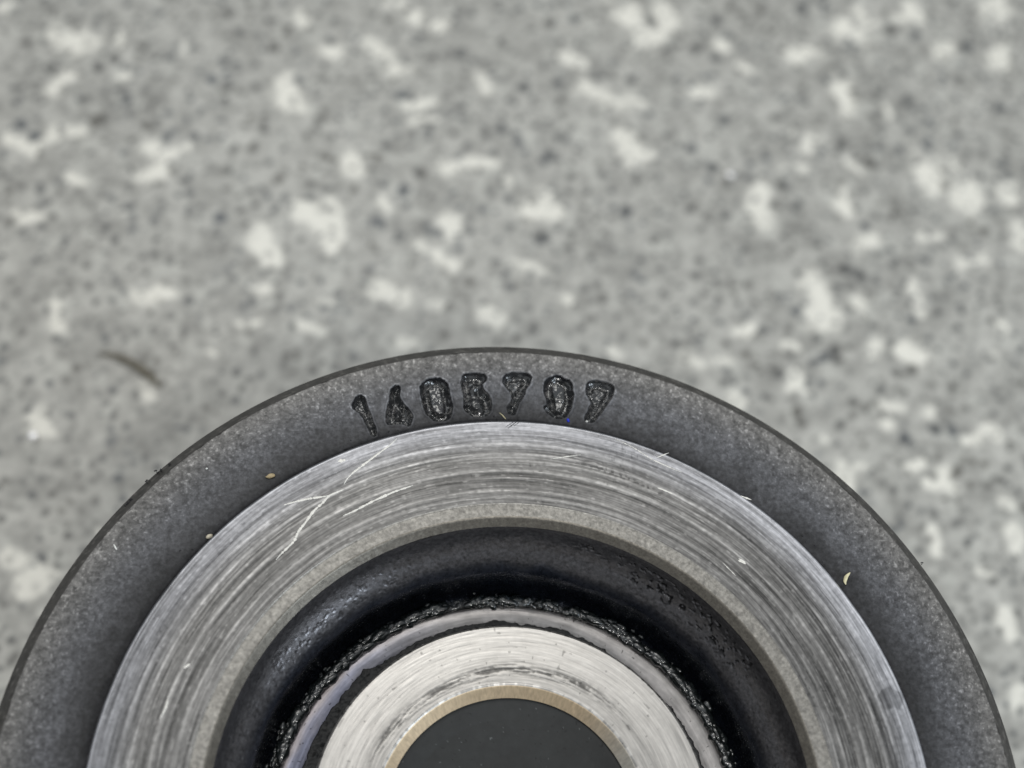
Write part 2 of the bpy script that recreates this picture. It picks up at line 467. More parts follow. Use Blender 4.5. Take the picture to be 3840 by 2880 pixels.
# outlines of the stamped characters, in photograph pixels
def _o(l, ox, oy, k): return np.array([(ox + x * k, oy + y * k) for x, y in l], float)
k6, k7, k1 = 500 / 2212., 600 / 2212., 1250 / 2212.
digits = [
 ('1', _o([(230,570),(290,600),(330,660),(350,760),(385,850),(430,960),(450,1040),(490,1130),(505,1190),(495,1250),(450,1270),(400,1250),(370,1180),(330,1100),(290,1030),(270,970),(225,930),(205,880),(150,850),(90,800),(75,740),(110,680),(150,610),(190,580)], 1300,1350,k6), 'narrow'),
 ('4', _o([(800,408),(860,410),(890,450),(900,500),(885,600),(910,660),(960,730),(1030,800),(1090,890),(1110,930),(1090,1020),(1060,1080),(1020,1105),(960,1080),(880,1065),(760,1075),(680,1080),(645,1030),(650,900),(670,780),(700,660),(715,540),(735,460)],1300,1350,k6), 'solid'),
 ('0', _o([(1460,275),(1540,290),(1620,330),(1690,400),(1705,500),(1730,600),(1755,700),(1770,780),(1750,900),(1710,980),(1640,1010),(1540,1020),(1440,1005),(1390,960),(1310,890),(1270,790),(1240,680),(1215,560),(1205,450),(1250,370),(1330,310)],1300,1350,k6), 'island'),
 ('5', _o([(960,262),(1040,258),(1090,268),(1112,290),(1105,315),(1080,340),(1085,370),(1120,400),(1140,440),(1145,480),(1135,520),(1110,550),(1060,560),(1010,550),(970,525),(950,490),(950,460),(955,430),(940,380),(932,330),(938,285)],1200,1250,k1), 'solid'),
 ('7', _o([(440,165),(540,158),(620,165),(690,190),(725,235),(710,290),(690,350),(640,410),(630,460),(590,540),(550,590),(530,640),(510,700),(490,760),(440,770),(390,740),(370,660),(400,600),(430,560),(430,500),(400,430),(340,370),(305,310),(310,240),(360,190)],1800,1350,k7), 'solid'),
 ('9', _o([(1050,200),(1120,215),(1170,245),(1240,270),(1285,330),(1290,420),(1305,480),(1290,560),(1275,650),(1240,720),(1200,790),(1140,815),(1060,815),(990,790),(930,740),(880,680),(880,640),(920,610),(910,560),(875,440),(875,360),(890,280),(960,235)],1800,1350,k7), 'island'),
 ('7', _o([(1590,272),(1680,285),(1760,300),(1840,345),(1865,400),(1850,470),(1820,540),(1780,600),(1720,680),(1680,740),(1630,800),(1590,850),(1540,870),(1470,860),(1440,830),(1440,780),(1480,720),(1500,650),(1530,590),(1500,540),(1465,480),(1455,400),(1465,330),(1510,285)],1800,1350,k7), 'solid'),
]


SKEL = {'5': ([(1085, 290), (975, 290), (970, 395), (1050, 390), (1110, 440), (1105, 510), (1045, 535), (985, 505)], (1200, 1250, k1)),
        '4': ([(810, 470), (790, 700), (710, 1000), (1040, 1040), (960, 860), (860, 660)], (1300, 1350, k6))}


def poly_sdf(X, Y, P):
    """positive inside"""
    d = np.full(X.shape, 1e9); inside = np.zeros(X.shape, bool)
    n = len(P)
    for i in range(n):
        x1, y1 = P[i]; x2, y2 = P[(i + 1) % n]
        ex, ey = x2 - x1, y2 - y1
        t = np.clip(((X - x1) * ex + (Y - y1) * ey) / (ex * ex + ey * ey + 1e-12), 0, 1)
        d = np.minimum(d, (X - x1 - t * ex) ** 2 + (Y - y1 - t * ey) ** 2)
        c = ((y1 > Y) != (y2 > Y)) & (X < (x2 - x1) * (Y - y1) / (y2 - y1 + 1e-15) + x1)
        inside ^= c
    d = np.sqrt(d)
    return np.where(inside, d, -d)


# --- flange with the stamped digits as real recesses
prof_f = resample([(35.35, 0.0), (28.75, 0.0)], 0.05)
prof_f[:, 1] += -0.28 * sstep(30.0, 28.8, prof_f[:, 0])         # shallow undercut next to the raised face
prof_f[0, 1] = -0.02
th_f = thetas(0.12, extra=(66.0, 114.5, 0.055))
T, Rr = np.meshgrid(th_f, prof_f[:, 0], indexing='ij')
Z = np.broadcast_to(prof_f[:, 1], T.shape).copy()
tr = np.radians(T); X = Rr * np.cos(tr); Y = Rr * np.sin(tr)
Z += 0.018 * (fbm(X / 0.35, Y / 0.35, 2, 3) - 0.5) + 0.03 * (vn(X / 2.5, Y / 2.5, 8) - 0.5)
edge_nick = sstep(34.95, 35.35, Rr) * sstep(0.7, 0.9, vn(T / 1.3, Rr * 0 + 4, 6)) * 0.05
Z -= edge_nick
did = np.full(T.shape, -1)
sel = (T > 64) & (T < 118)
Xs, Ys = X[sel], Y[sel]
Zs = Z[sel]; Ds = did[sel]; rim = np.zeros(Xs.shape); isl = np.zeros(Xs.shape)
wob = 0.07 * (fbm(Xs / 0.28, Ys / 0.28, 5, 2) - 0.5)
for n, (ch, P, mode) in enumerate(digits):
    px, py = px2pl(P[:, 0], P[:, 1], 0.0)
    q = np.stack([px, py], -1)
    near = (Xs > px.min() - 1) & (Xs < px.max() + 1) & (Ys > py.min() - 1) & (Ys < py.max() + 1)
    d = np.full(Xs.shape, -9.0)
    d[near] = poly_sdf(Xs[near], Ys[near], q) + wob[near]
    ins = d > 0
    depth = 0.66 * (0.45 * sstep(0.0, 0.12, d) + 0.55 * sstep(0.0, 0.46, d))
    if mode == 'island': depth -= 0.50 * sstep(0.52, 0.78, d); isl = np.maximum(isl, sstep(0.6, 0.8, d))
    elif mode == 'solid': depth -= 0.2 * sstep(0.4, 0.8, d)
    else: depth -= 0.1 * sstep(0.3, 0.45, d)
    if ch in SKEL:
        sk = np.array(SKEL[ch][0]); o_ = SKEL[ch][1]
        qx, qy = px2pl(o_[0] + sk[:, 0] * o_[2], o_[1] + sk[:, 1] * o_[2], 0.0)
        dd = np.full(Xs.shape, 9.0)
        for i in range(len(qx) - 1):
            ex, ey = qx[i + 1] - qx[i], qy[i + 1] - qy[i]
            tt = np.clip(((Xs - qx[i]) * ex + (Ys - qy[i]) * ey) / (ex * ex + ey * ey), 0, 1)
            dd = np.minimum(dd, np.hypot(Xs - qx[i] - tt * ex, Ys - qy[i] - tt * ey))
        depth = depth * lerp(0.55, 1.05, sstep(0.62, 0.25, dd)) * (d > 0)
    lump = (fbm(Xs / 0.42, Ys / 0.42, 9, 2) - 0.5) * 0.26
    Zs = np.where(ins, Zs - depth + lump * sstep(0.05, 0.25, d), Zs)
    bur = np.exp(-((d + 0.07) / 0.09) ** 2) * (d <= 0)
    Zs += 0.05 * bur
    rim = np.maximum(rim, bur)
    Ds = np.where(d > 0.0, n, Ds)
Z[sel] = Zs; did[sel] = Ds
rimf = np.zeros(T.shape); rimf[sel] = rim
islf = np.zeros(T.shape); islf[sel] = isl

mott = fbm(X / 0.32, Y / 0.32, 6, 4)
big = fbm(X / 3.2, Y / 3.2, 10, 3)
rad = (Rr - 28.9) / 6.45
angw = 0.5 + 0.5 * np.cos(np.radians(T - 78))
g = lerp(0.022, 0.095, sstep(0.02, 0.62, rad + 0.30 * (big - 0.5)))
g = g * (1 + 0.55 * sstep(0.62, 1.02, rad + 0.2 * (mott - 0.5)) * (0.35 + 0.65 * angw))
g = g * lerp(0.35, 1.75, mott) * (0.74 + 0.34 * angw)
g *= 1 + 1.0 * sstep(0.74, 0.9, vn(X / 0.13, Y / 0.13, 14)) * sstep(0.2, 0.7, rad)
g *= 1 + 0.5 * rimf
foot_dark = sstep(0.13, 0.0, rad + 0.10 * (fbm(X / 0.5, Y / 0.5, 1, 3) - 0.5))  # darker towards the foot of the raised face
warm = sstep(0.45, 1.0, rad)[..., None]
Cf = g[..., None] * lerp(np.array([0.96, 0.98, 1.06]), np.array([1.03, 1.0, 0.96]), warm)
Cf = lerp(Cf, np.array([0.007, 0.007, 0.009]), foot_dark[..., None] * 0.85)
alpha = np.clip(0.52 - 0.15 * foot_dark + 0.1 * (mott - 0.5), 0.2, 0.9)[..., None]
Cf = np.concatenate([Cf, alpha], -1)
Ff = grid_faces(len(th_f), len(prof_f), True)[:, ::-1]
Vf = np.stack([X, Y, Z], -1).reshape(-1, 3)
fd = did.reshape(-1)[Ff]
fid = np.where((fd >= 0).sum(1) >= 3, fd.max(1), -1)


def sub(name, mask, mat, parent, col, **kw):
    F = Ff[mask]
    u, inv = np.unique(F, return_inverse=True)
    return make(name, Vf[u], inv.reshape(F.shape), mat, parent, col[u], **kw)


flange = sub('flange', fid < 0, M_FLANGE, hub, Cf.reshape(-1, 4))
pos = ['leftmost digit', 'second digit', 'third digit', 'middle digit', 'fifth digit', 'sixth digit', 'rightmost digit']
gd = 0.007 + 0.006 * islf + 0.024 * fbm(X / 0.2, Y / 0.2, 11, 3)
Cd = (gd[..., None] * np.array([0.92, 1.0, 1.08])).reshape(-1, 3)
for n, (ch, P, mode) in enumerate(digits):
    sub('stamped_digit', fid == n, M_STAMP, flange, Cd, label='digit %s punched into the flange, %s of the stamped number' % (ch, pos[n]))

# --- chamfer, side wall and body under the flange
def col_edge(r, t, s, d):
    g = 0.052 + 0.05 * (fbm(t / 1.2, s * 3, 3, 3) - 0.5)
    g = g * (1 + 1.2 * sstep(0.72, 0.9, vn(t / 0.5, s * 6, 7)))
    return g[..., None] * np.array([1.05, 1.0, 0.93])


lathe('rim_chamfer', resample([(36.17, -0.72), (35.35, -0.02)], 0.12), thetas(0.2), M_EDGE, hub,
      disp=lambda r, t, s: 0.03 * (fbm(t / 0.8, s * 2, 4, 3) - 0.5) * sstep(0, .3, s) * sstep(1.08, .8, s), col=col_edge)
lathe('flange_side', resample([(31.0, -7.0), (35.9, -7.0), (36.15, -6.7), (36.17, -0.72)], 1.0), thetas(0.7), M_EDGE, hub, col=col_edge)
lathe('lower_body', resample([(24.0, TABLE_Z), (29.5, TABLE_Z + 0.02), (30.0, TABLE_Z + .8), (31.0, -9.0), (31.0, -7.0)], 3.0), thetas(1.0), M_EDGE, hub, col=col_edge)

# --- raised turned face
lines = [(27.02, .13, .8), (26.2, .10, .75), (25.93, .05, .3), (25.66, .05, .45), (24.87, .12, .7), (24.3, .05, .25), (23.28, .10, .6), (28.2, .06, .35), (22.75, .05, .35)]
darks = [(26.0, .10), (25.8, .07), (25.35, .09), (24.55, .12), (23.95, .1), (24.1, .06), (26.6, .05), (27.6, .06), (22.95, .06)]


def face_fields(r, t):
    rw = r + 0.05 * (vn(t / 25, r * 0, 3) - 0.5) + 0.03 * (vn(t / 6, r * 0, 5) - 0.5)
    s1 = vn(rw / 0.11, t / 9.0, 1); s2 = vn(rw / 0.06, t / 4.0, 2); s3 = vn(rw / 0.3, t / 22.0, 6); s4 = vn(rw / 0.05, t / 30.0, 8)
    st = 0.30 * s1 + 0.26 * s2 + 0.26 * s3 + 0.18 * s4
    ln = np.zeros_like(r)
    for k, (rc, w, a) in enumerate(lines):
        ln += a * np.exp(-((rw - rc) / w) ** 2) * (0.25 + 0.9 * vn(t / 5.0, r * 0 + k, 7)) * (0.5 + vn(t / 0.6, rw * 4, 9))
    dn = np.zeros_like(r)
    for k, (rc, w) in enumerate(darks):
        dn += np.exp(-((rw - rc) / w) ** 2) * sstep(0.25, 0.75, vn(t / 9.0, r * 0 + k, 4))
    return st, ln, dn


def disp_face(r, t, s):
    st, ln, dn = face_fields(r, t)
    return 0.016 * (st - 0.5) + 0.010 * ln - 0.012 * dn


def col_face(r, t, s, d):
    st, ln, dn = face_fields(r, t)
    x, y = r * np.cos(np.radians(t)), r * np.sin(np.radians(t))
    spk = fbm(x / 0.25, y / 0.25, 5, 3)
    g = 0.172 + 0.36 * (st - 0.5)
    g *= lerp(0.72, 1.28, spk)
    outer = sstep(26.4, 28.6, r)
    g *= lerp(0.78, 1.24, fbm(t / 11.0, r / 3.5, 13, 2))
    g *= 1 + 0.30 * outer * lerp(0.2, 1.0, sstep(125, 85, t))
    # glare painted into the colour: lighter outer band, right and top of the face
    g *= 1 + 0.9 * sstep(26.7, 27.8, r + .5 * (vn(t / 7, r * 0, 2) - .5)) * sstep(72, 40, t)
    g = g * (1 - 0.35 * np.clip(dn, 0, 1)) + 0.30 * np.clip(ln, 0, 1.2)
    tick = sstep(0.80, 0.93, vn(r / 0.09, t / 1.1, 13))
    g += 0.10 * tick
    pit = sstep(0.80, 0.9, vn(x / 0.22, y / 0.22, 2)) * sstep(0.55, 0.75, vn(x / 3, y / 3, 4))
    # line of dark corrosion pits beside the bright arc, upper right
    band = np.exp(-((r - (26.0 + (t - 72) * 0.028)) / 0.22) ** 2) * sstep(61, 64, t) * sstep(79, 75, t)
    pit = np.maximum(pit * 0.6, band * sstep(0.45, 0.6, vn(x / 0.2, y / 0.2, 6)))
    px_, py_ = px2pl(np.array([3340.]), np.array([2620.]), BOSS_Z)
    spot = np.hypot(x - px_[0], y - py_[0]) + 0.9 * (fbm(x / .5, y / .5, 3, 2) - .5)
    pit = np.maximum(pit, sstep(0.95, 0.7, spot) * 0.8)
    g *= 1 - 0.55 * pit
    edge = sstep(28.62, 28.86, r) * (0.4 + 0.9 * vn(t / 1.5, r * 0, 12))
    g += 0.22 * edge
    g = np.clip(g, 0.05, 0.93)
    cool = sstep(25.5, 28.5, r)[..., None]
    tint = lerp(np.array([1.0, 0.985, 0.965]), np.array([0.97, 0.985, 1.05]), cool)
    al = np.clip(0.42 + 0.25 * (st - 0.5) - 0.08 * outer, 0.2, .7)[..., None]
    return np.concatenate([g[..., None] * tint, al], -1)


pf = resample([(28.98, -0.3), (28.97, 1.10), (28.84, BOSS_Z), (22.28, BOSS_Z)], 0.06)
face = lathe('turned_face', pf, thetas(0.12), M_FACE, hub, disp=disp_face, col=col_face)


def col_land(r, t, s, d):
    x, y = r * np.cos(np.radians(t)), r * np.sin(np.radians(t))
    g = 0.28 * lerp(0.6, 1.4, fbm(x / 0.22, y / 0.22, 4, 3)) * lerp(0.9, 1.1, vn(r / .1, t / 8, 3))
    g *= lerp(1.0, 1.0 + .35, sstep(22.2, 22.28, r))
    return g[..., None] * np.array([1.04, 1.0, 0.92])


lathe('inner_land', resample([(22.28, BOSS_Z), (22.22, BOSS_Z - 0.05), (21.30, BOSS_Z - 0.07)], 0.09), thetas(0.2), M_LAND, hub,
      disp=lambda r, t, s: 0.02 * (fbm(t / 0.6, r / .3, 5, 3) - 0.5), col=col_land)


def col_bevel(r, t, s, d):
    g = 0.17 * lerp(0.8, 1.2, fbm(t / 0.8, r / .2, 4, 3)) * (1 + 0.5 * sstep(21.22, 21.3, r))
    return g[..., None] * np.array([1.08, 1.0, 0.86])


lathe('inner_bevel', resample([(21.30, BOSS_Z - 0.07), (21.18, BOSS_Z - 0.12), (20.72, BOSS_Z - 0.75)], 0.09), thetas(0.2), M_LAND, hub,
      disp=lambda r, t, s: 0.03 * (fbm(t / 0.9, r / .3, 7, 3) - 0.5), col=col_bevel)

# --- deep oily bore round the sleeve
pb = smooth_prof([(20.72, BOSS_Z - 0.75), (20.66, -0.2), (20.4, -1.0), (20.0, -1.7), (19.4, -2.45), (18.9, -3.2), (18.62, -4.1), (18.55, -5.4), (18.4, -6.9), (18.0, -7.6), (17.0, -7.7)], 2)
pb = resample(pb, 0.09)


def bore_mask(t, s):
    tear = sstep(0.60, 0.70, fbm(t / 0.9 + s * 0.25, s / 0.28, 3, 3))
    z1 = sstep(26, 34, t) * sstep(66, 58, t) * sstep(0.6, 1.1, s) * sstep(3.4, 2.4, s)
    z2 = sstep(112, 118, t) * sstep(150, 140, t) * sstep(1.8, 2.6, s) * sstep(4.2, 3.2, s) * 0.1
    z3 = sstep(60, 64, t) * sstep(76, 70, t) * sstep(0.8, 1.2, s) * sstep(2.2, 1.6, s) * .8
    return tear * np.clip(z1 + z2 + z3 + 0.12, 0, 1)


def disp_bore(r, t, s):
    return -0.10 * bore_mask(t, s) + 0.016 * (fbm(t / 0.9, s / 0.3, 6, 3) - 0.5) + 0.12 * (vn(t / 9, s / 2.5, 4) - 0.5) \
        + 0.14 * sstep(0.72, 0.9, vn(t / 0.8, s / 0.25, 11)) * sstep(8.6, 9.6, s)


def col_bore(r, t, s, d):
    m = bore_mask(t, s)
    n = fbm(t / 0.6, s / 0.2, 9, 3)
    deep_dark = sstep(3.5, 5.7, s + 1.2 * (fbm(t / 6, s / 2, 2, 3) - 0.5))  # colour gets darker with depth down the wall
    g = lerp(0.115, 0.018, deep_dark) * lerp(0.6, 1.4, n)
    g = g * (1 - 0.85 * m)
    c = g[..., None] * lerp(np.array([1.0, 0.98, 1.03]), np.array([0.75, 0.95, 1.45]), deep_dark[..., None])
    al = np.clip(0.31 - 0.04 * deep_dark + 0.1 * (n - 0.5), 0.15, 0.8)[..., None]
    return np.concatenate([c, al], -1)


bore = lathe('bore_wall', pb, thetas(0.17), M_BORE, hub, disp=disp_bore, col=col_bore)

# --- polished lip ring low in the bore
pl = smooth_prof([(17.15, -7.9), (17.13, -7.2), (16.95, -6.98), (16.4, -6.93), (15.7, -7.02), (15.1, -7.25), (14.7, -7.8), (14.4, -9.0)], 3)
pl = resample(pl, 0.09)


def col_lip(r, t, s, d):
    left = sstep(95, 150, t)
    g = (0.42 - 0.10 * sstep(100, 140, t)) * lerp(0.7, 1.3, fbm(t / 4, s / 0.8, 14, 3)) * lerp(0.85, 1.15, vn(s / 0.12, t / 12, 4)) * lerp(0.9, 1.1, fbm(t / .8, s / .2, 7, 3))
    blue = np.array([0.82, 0.88, 1.25]); pink = np.array([1.10, 0.96, 0.92]); grey = np.array([1.03, 0.99, 0.97])
    a = np.clip(vn(t / 6, s / 0.5, 10) * 0.6 + sstep(16.8, 16.2, r) * .6, 0, 1)[..., None]
    c = lerp(grey, lerp(pink, blue, a), left[..., None] * 0.75)  # violet gleam painted into the colour of the left side
    inner = sstep(15.4, 14.9, r + 0.35 * (fbm(t / 2.2, r * 0, 3, 3) - 0.5))
    g = g * (1 - 0.75 * inner)  # shade of the inner slope painted into its colour
    dot = sstep(0.93, 0.97, vn(t / 0.6, s / 0.18, 2))
    g *= 1 - 0.8 * dot
    return g[..., None] * c


lathe('lip_ring', pl, thetas(0.2), M_LIP, hub, disp=lambda r, t, s: 0.012 * (vn(s / 0.1, t / 15, 5) - 0.5) + 0.04 * (vn(t / 8, s / 2, 5) - 0.5), col=col_lip)

# --- ragged rubber crust between lip and sleeve, shaped to draw the sleeve's shadow
def crust_shadow_edge(t):
    return np.interp(t, [-6, 20, 50, 90, 120, 127, 130, 140, 150, 160, 187], [15.35, 15.5, 15.62, 15.92, 15.62, 15.5, 15.95, 15.75, 15.6, 15.5, 15.4])


def disp_crust(r, t, s):
    rb = crust_shadow_edge(t) + 0.34 * (fbm(t / 1.6, t * 0 + 1, 6, 4) - 0.5) + 0.3 * (vn(t / 6.0, t * 0 + 5, 3) - 0.5)
    return 0.78 * sstep(rb + 0.10, rb - 0.10, r) + 0.22 * (fbm(t / 1.2, r / 0.3, 3, 3) - 0.5)


def col_dark(a, b):
    def f(r, t, s, d):
        g = lerp(a, b, fbm(t / 0.7, s / 0.25, 8, 3))
        return g[..., None] * np.array([0.95, 1.0, 1.05])
    return f


pc = resample([(16.7, -7.65), (13.0, -7.65)], 0.07)
lathe('rubber_crust_shadow', pc, thetas(0.25), M_RUBBER, hub, disp=disp_crust, col=col_dark(0.006, 0.03))

# --- black grease: an uneven bead outside the lip with many droplets (nobody could count them)
pg = resample(smooth_prof([(18.25, -7.4), (17.9, -7.15), (17.5, -6.95), (17.15, -6.85), (16.95, -7.15)], 2), 0.05)
gv, gf, base = [], [], 0
th_g = thetas(0.17)
Tg, Sg_ = np.meshgrid(th_g, np.arange(len(pg)) / (len(pg) - 1.0), indexing='ij')
amt = sstep(0.15, 0.7, fbm(Tg / 7.0, Tg * 0 + 3, 5, 3))
hgt = np.sin(np.pi * np.clip(Sg_, 0, 1)) * (0.16 + 0.42 * amt * fbm(Tg / 1.1, Sg_ * 5, 2, 3)) + 0.16 * amt * np.abs(fbm(Tg / .7, Sg_ * 9, 8, 3) - .5) * 2 * np.sin(np.pi * Sg_) - 0.12
Rg = pg[:, 0] + hgt * 0.2; Zg = pg[:, 1] - 0.35 + hgt
V0 = np.stack([Rg * np.cos(np.radians(Tg)), Rg * np.sin(np.radians(Tg)), Zg], -1).reshape(-1, 3)
F0 = grid_faces(len(th_g), len(pg), True)[:, ::-1]
make('grease_bead', V0, F0, M_GREASE, hub, np.tile([0.010, 0.012, 0.013], (len(V0), 1)))
# droplets
t_ = (1 + 5 ** .5) / 2
ico = np.array([(-1, t_, 0), (1, t_, 0), (-1, -t_, 0), (1, -t_, 0), (0, -1, t_), (0, 1, t_), (0, -1, -t_), (0, 1, -t_), (t_, 0, -1), (t_, 0, 1), (-t_, 0, -1), (-t_, 0, 1)])
ico /= np.linalg.norm(ico[0])
icf = [(0, 11, 5), (0, 5, 1), (0, 1, 7), (0, 7, 10), (0, 10, 11), (1, 5, 9), (5, 11, 4), (11, 10, 2), (10, 7, 6), (7, 1, 8), (3, 9, 4), (3, 4, 2), (3, 2, 6), (3, 6, 8), (3, 8, 9), (4, 9, 5), (2, 4, 11), (6, 2, 10), (8, 6, 7), (9, 8, 1)]
def subdiv(v, f):
    v = [tuple(q) for q in v]; cache = {}; out = []
    def mid(a, b):
        key = (min(a, b), max(a, b))
        if key not in cache:
            m = (np.array(v[a]) + np.array(v[b])); m /= np.linalg.norm(m); v.append(tuple(m)); cache[key] = len(v) - 1
        return cache[key]
    for a, b, c in f:
        x, y, z = mid(a, b), mid(b, c), mid(c, a)
        out += [(a, x, z), (b, y, x), (c, z, y), (x, y, z)]
    return np.array(v), np.array(out)
sv, sf = subdiv(ico, icf)
dv, df = [], []
n0 = 0
clusters = [(rng.uniform(5, 176), rng.uniform(1.5, 5)) for _ in range(24)] + [(150, 3), (157, 4), (166, 4), (55, 7), (43, 6), (33, 5), (62, 5), (25, 6), (18, 5), (95, 3), (88, 3), (108, 3), (118, 4), (128, 5)]
for tc_, wd in clusters:
    for _ in range(int(6 + wd * 5)):
        th = rng.normal(tc_, wd * 0.6)
        rr = 17.22 + abs(rng.normal(0, 0.32))
        rad_ = rng.choice([rng.uniform(0.09, 0.26), rng.uniform(0.09, 0.26), rng.uniform(0.24, 0.42)]) * (1.15 if rr < 17.6 else 0.7)
        zz = -6.92 + rng.uniform(-0.12, 0.12) - max(0, rr - 17.5) * 0.25
        sc = np.array([rad_ * rng.uniform(0.8, 1.1), rad_ * rng.uniform(0.9, 2.0), rad_ * rng.uniform(0.6, 1.0)])
        v = sv * sc * (1 + 0.12 * rng.standard_normal((len(sv), 1)))
        a = math.radians(th)
        x = v[:, 0] * math.cos(a) - v[:, 1] * math.sin(a) + rr * math.cos(a)
        y = v[:, 0] * math.sin(a) + v[:, 1] * math.cos(a) + rr * math.sin(a)
        dv.append(np.stack([x, y, v[:, 2] + zz], -1)); df.append(sf + n0); n0 += len(sv)
dv = np.concatenate(dv)
make('grease_droplets', dv, np.concatenate(df), M_GREASE, hub, np.tile([0.012, 0.015, 0.015], (len(dv), 1)), kind='stuff')

# --- bright inner sleeve
ps = resample([(12.9, -9.0), (12.95, -5.2), (14.1, -3.1), (14.17, -2.75), (13.98, -2.42), (9.75, -2.30), (9.62, -2.38)], 0.07)


def smudge(r, t):
    c = 10.75 + 0.25 * np.sin(np.radians(t * 2.1)) + 0.35 * (vn(t / 14, r * 0, 2) - .5)
    a = np.exp(-((r - c) / 0.42) ** 2) * sstep(28, 60, t) * sstep(168, 140, t)
    return a * sstep(0.38, 0.66, 0.5 * vn(r / 0.10, t / 7, 6) + 0.3 * vn(r / 0.06, t / 2.2, 7) + 0.2 * fbm(t / 1.0, r / .2, 3, 2))


def col_sleeve(r, t, s, d):
    x, y = r * np.cos(np.radians(t)), r * np.sin(np.radians(t))
    st = 0.5 * vn(r / 0.09, t / 10, 1) + 0.3 * vn(r / 0.05, t / 5, 4) + 0.2 * vn(r / 0.4, t / 25, 9)
    g = 0.54 + 0.34 * (st - 0.5)
    g *= lerp(0.93, 1.07, fbm(x / .3, y / .3, 2, 3))
    g *= lerp(0.86, 1.05, sstep(10.4, 12.2, r + .6 * (vn(t / 15, r * 0, 5) - .5)))
    g *= 1 - 0.75 * smudge(r, t)
    nick = sstep(0.9, 0.96, vn(t / 1.4, r / 0.35, 12))
    g *= 1 - 0.45 * nick
    edge = sstep(13.85, 14.05, r)
    g *= 1 - 0.75 * edge * sstep(0.5, 0.75, fbm(t / 1.2, r * 0, 9, 3))
    g += 0.3 * sstep(9.9, 9.7, r) * sstep(.4, .8, vn(t / 1.3, r * 0, 3))
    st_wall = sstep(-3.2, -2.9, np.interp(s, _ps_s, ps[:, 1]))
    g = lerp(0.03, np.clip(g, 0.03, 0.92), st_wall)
    al = np.clip(0.38 + 0.2 * (st - .5), .2, .6)[..., None]
    return np.concatenate([g[..., None] * np.array([1.0, 0.965, 0.915]), al], -1)


_ps_s = np.r_[0, np.cumsum(np.hypot(*(ps[1:] - ps[:-1]).T))]
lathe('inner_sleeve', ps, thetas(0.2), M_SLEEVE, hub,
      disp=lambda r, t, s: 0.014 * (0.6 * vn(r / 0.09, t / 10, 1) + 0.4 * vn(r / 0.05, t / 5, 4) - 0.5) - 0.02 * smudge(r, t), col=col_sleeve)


def col_bronze(r, t, s, d):
    g = 0.50 * lerp(0.85, 1.15, fbm(t / 0.9, s * 3, 4, 3)) * (1 + 0.8 * sstep(9.55, 9.62, r))
    return g[..., None] * lerp(np.array([1.2, 0.95, 0.64]), np.array([1.0, 0.97, 0.88]), sstep(60, 20, t)[..., None])


lathe('sleeve_bore', resample([(8.93, -3.30), (8.9, -3.4), (8.88, -7.6)], 0.3), thetas(0.5), M_PLUG, hub, col=lambda r, t, s, d: np.stack([r * 0 + .02, r * 0 + .021, r * 0 + .021], -1))
lathe('sleeve_chamfer', resample([(9.62, -2.38), (9.55, -2.46), (8.93, -3.30)], 0.12), thetas(0.3), M_BRONZE, hub, col=col_bronze)


def col_plug(r, t, s, d):
    x, y = r * np.cos(np.radians(t)), r * np.sin(np.radians(t))
    g = 0.018 * lerp(0.7, 1.15, fbm(x / 1.5, y / 1.5, 4, 3))
    g = g + 0.09 * sstep(0.955, 0.985, vn(x / 0.14, y / 0.14, 5)) - 0.018 * sstep(0.93, 0.97, vn(x / 0.2, y / 0.2, 9))
    return g[..., None] * np.array([0.93, 1.02, 1.02])


lathe('centre_plug', resample([(8.9, -3.5), (8.7, -3.52), (7.5, -3.9), (5.0, -4.3), (0.01, -4.5)], 0.08), thetas(0.6), M_PLUG, hub, col=col_plug)

# --- bright scratches on the turned face
def ribbon(pts, w, h=0.02, jit=0.25, taper=True):
    pts = np.array(pts, float)
    seg = np.r_[0, np.cumsum(np.hypot(*(pts[1:] - pts[:-1]).T))]
    n = max(8, int(seg[-1] / 0.10))
    u = np.linspace(0, seg[-1], n)
    P = np.stack([np.interp(u, seg, pts[:, 0]), np.interp(u, seg, pts[:, 1])], -1)
    k = np.array([.25, .5, .25])
    for _ in range(4):
        Q = P.copy()
        Q[1:-1] = P[:-2] * .25 + P[1:-1] * .5 + P[2:] * .25
        P = Q
    Tn = np.gradient(P, axis=0); Tn /= np.linalg.norm(Tn, axis=1)[:, None] + 1e-9
    N = np.stack([-Tn[:, 1], Tn[:, 0]], -1)
    prof = np.sin(np.pi * np.linspace(0.03, 0.97, n)) ** 0.45 if taper else np.ones(n)
    ww = w * prof * (1 + jit * rng.standard_normal(n))
    ww = np.clip(ww, w * 0.2, w * 1.6)[:, None]
    A, B = P + N * ww / 2, P - N * ww / 2
    V = np.concatenate([np.c_[A, np.zeros(n)], np.c_[P, np.full(n, h)], np.c_[B, np.zeros(n)]])
    F = [(i, i + n, i + n + 1, i + 1) for i in range(n - 1)] + [(i + n, i + 2 * n, i + 2 * n + 1, i + n + 1) for i in range(n - 1)]
    return V, F


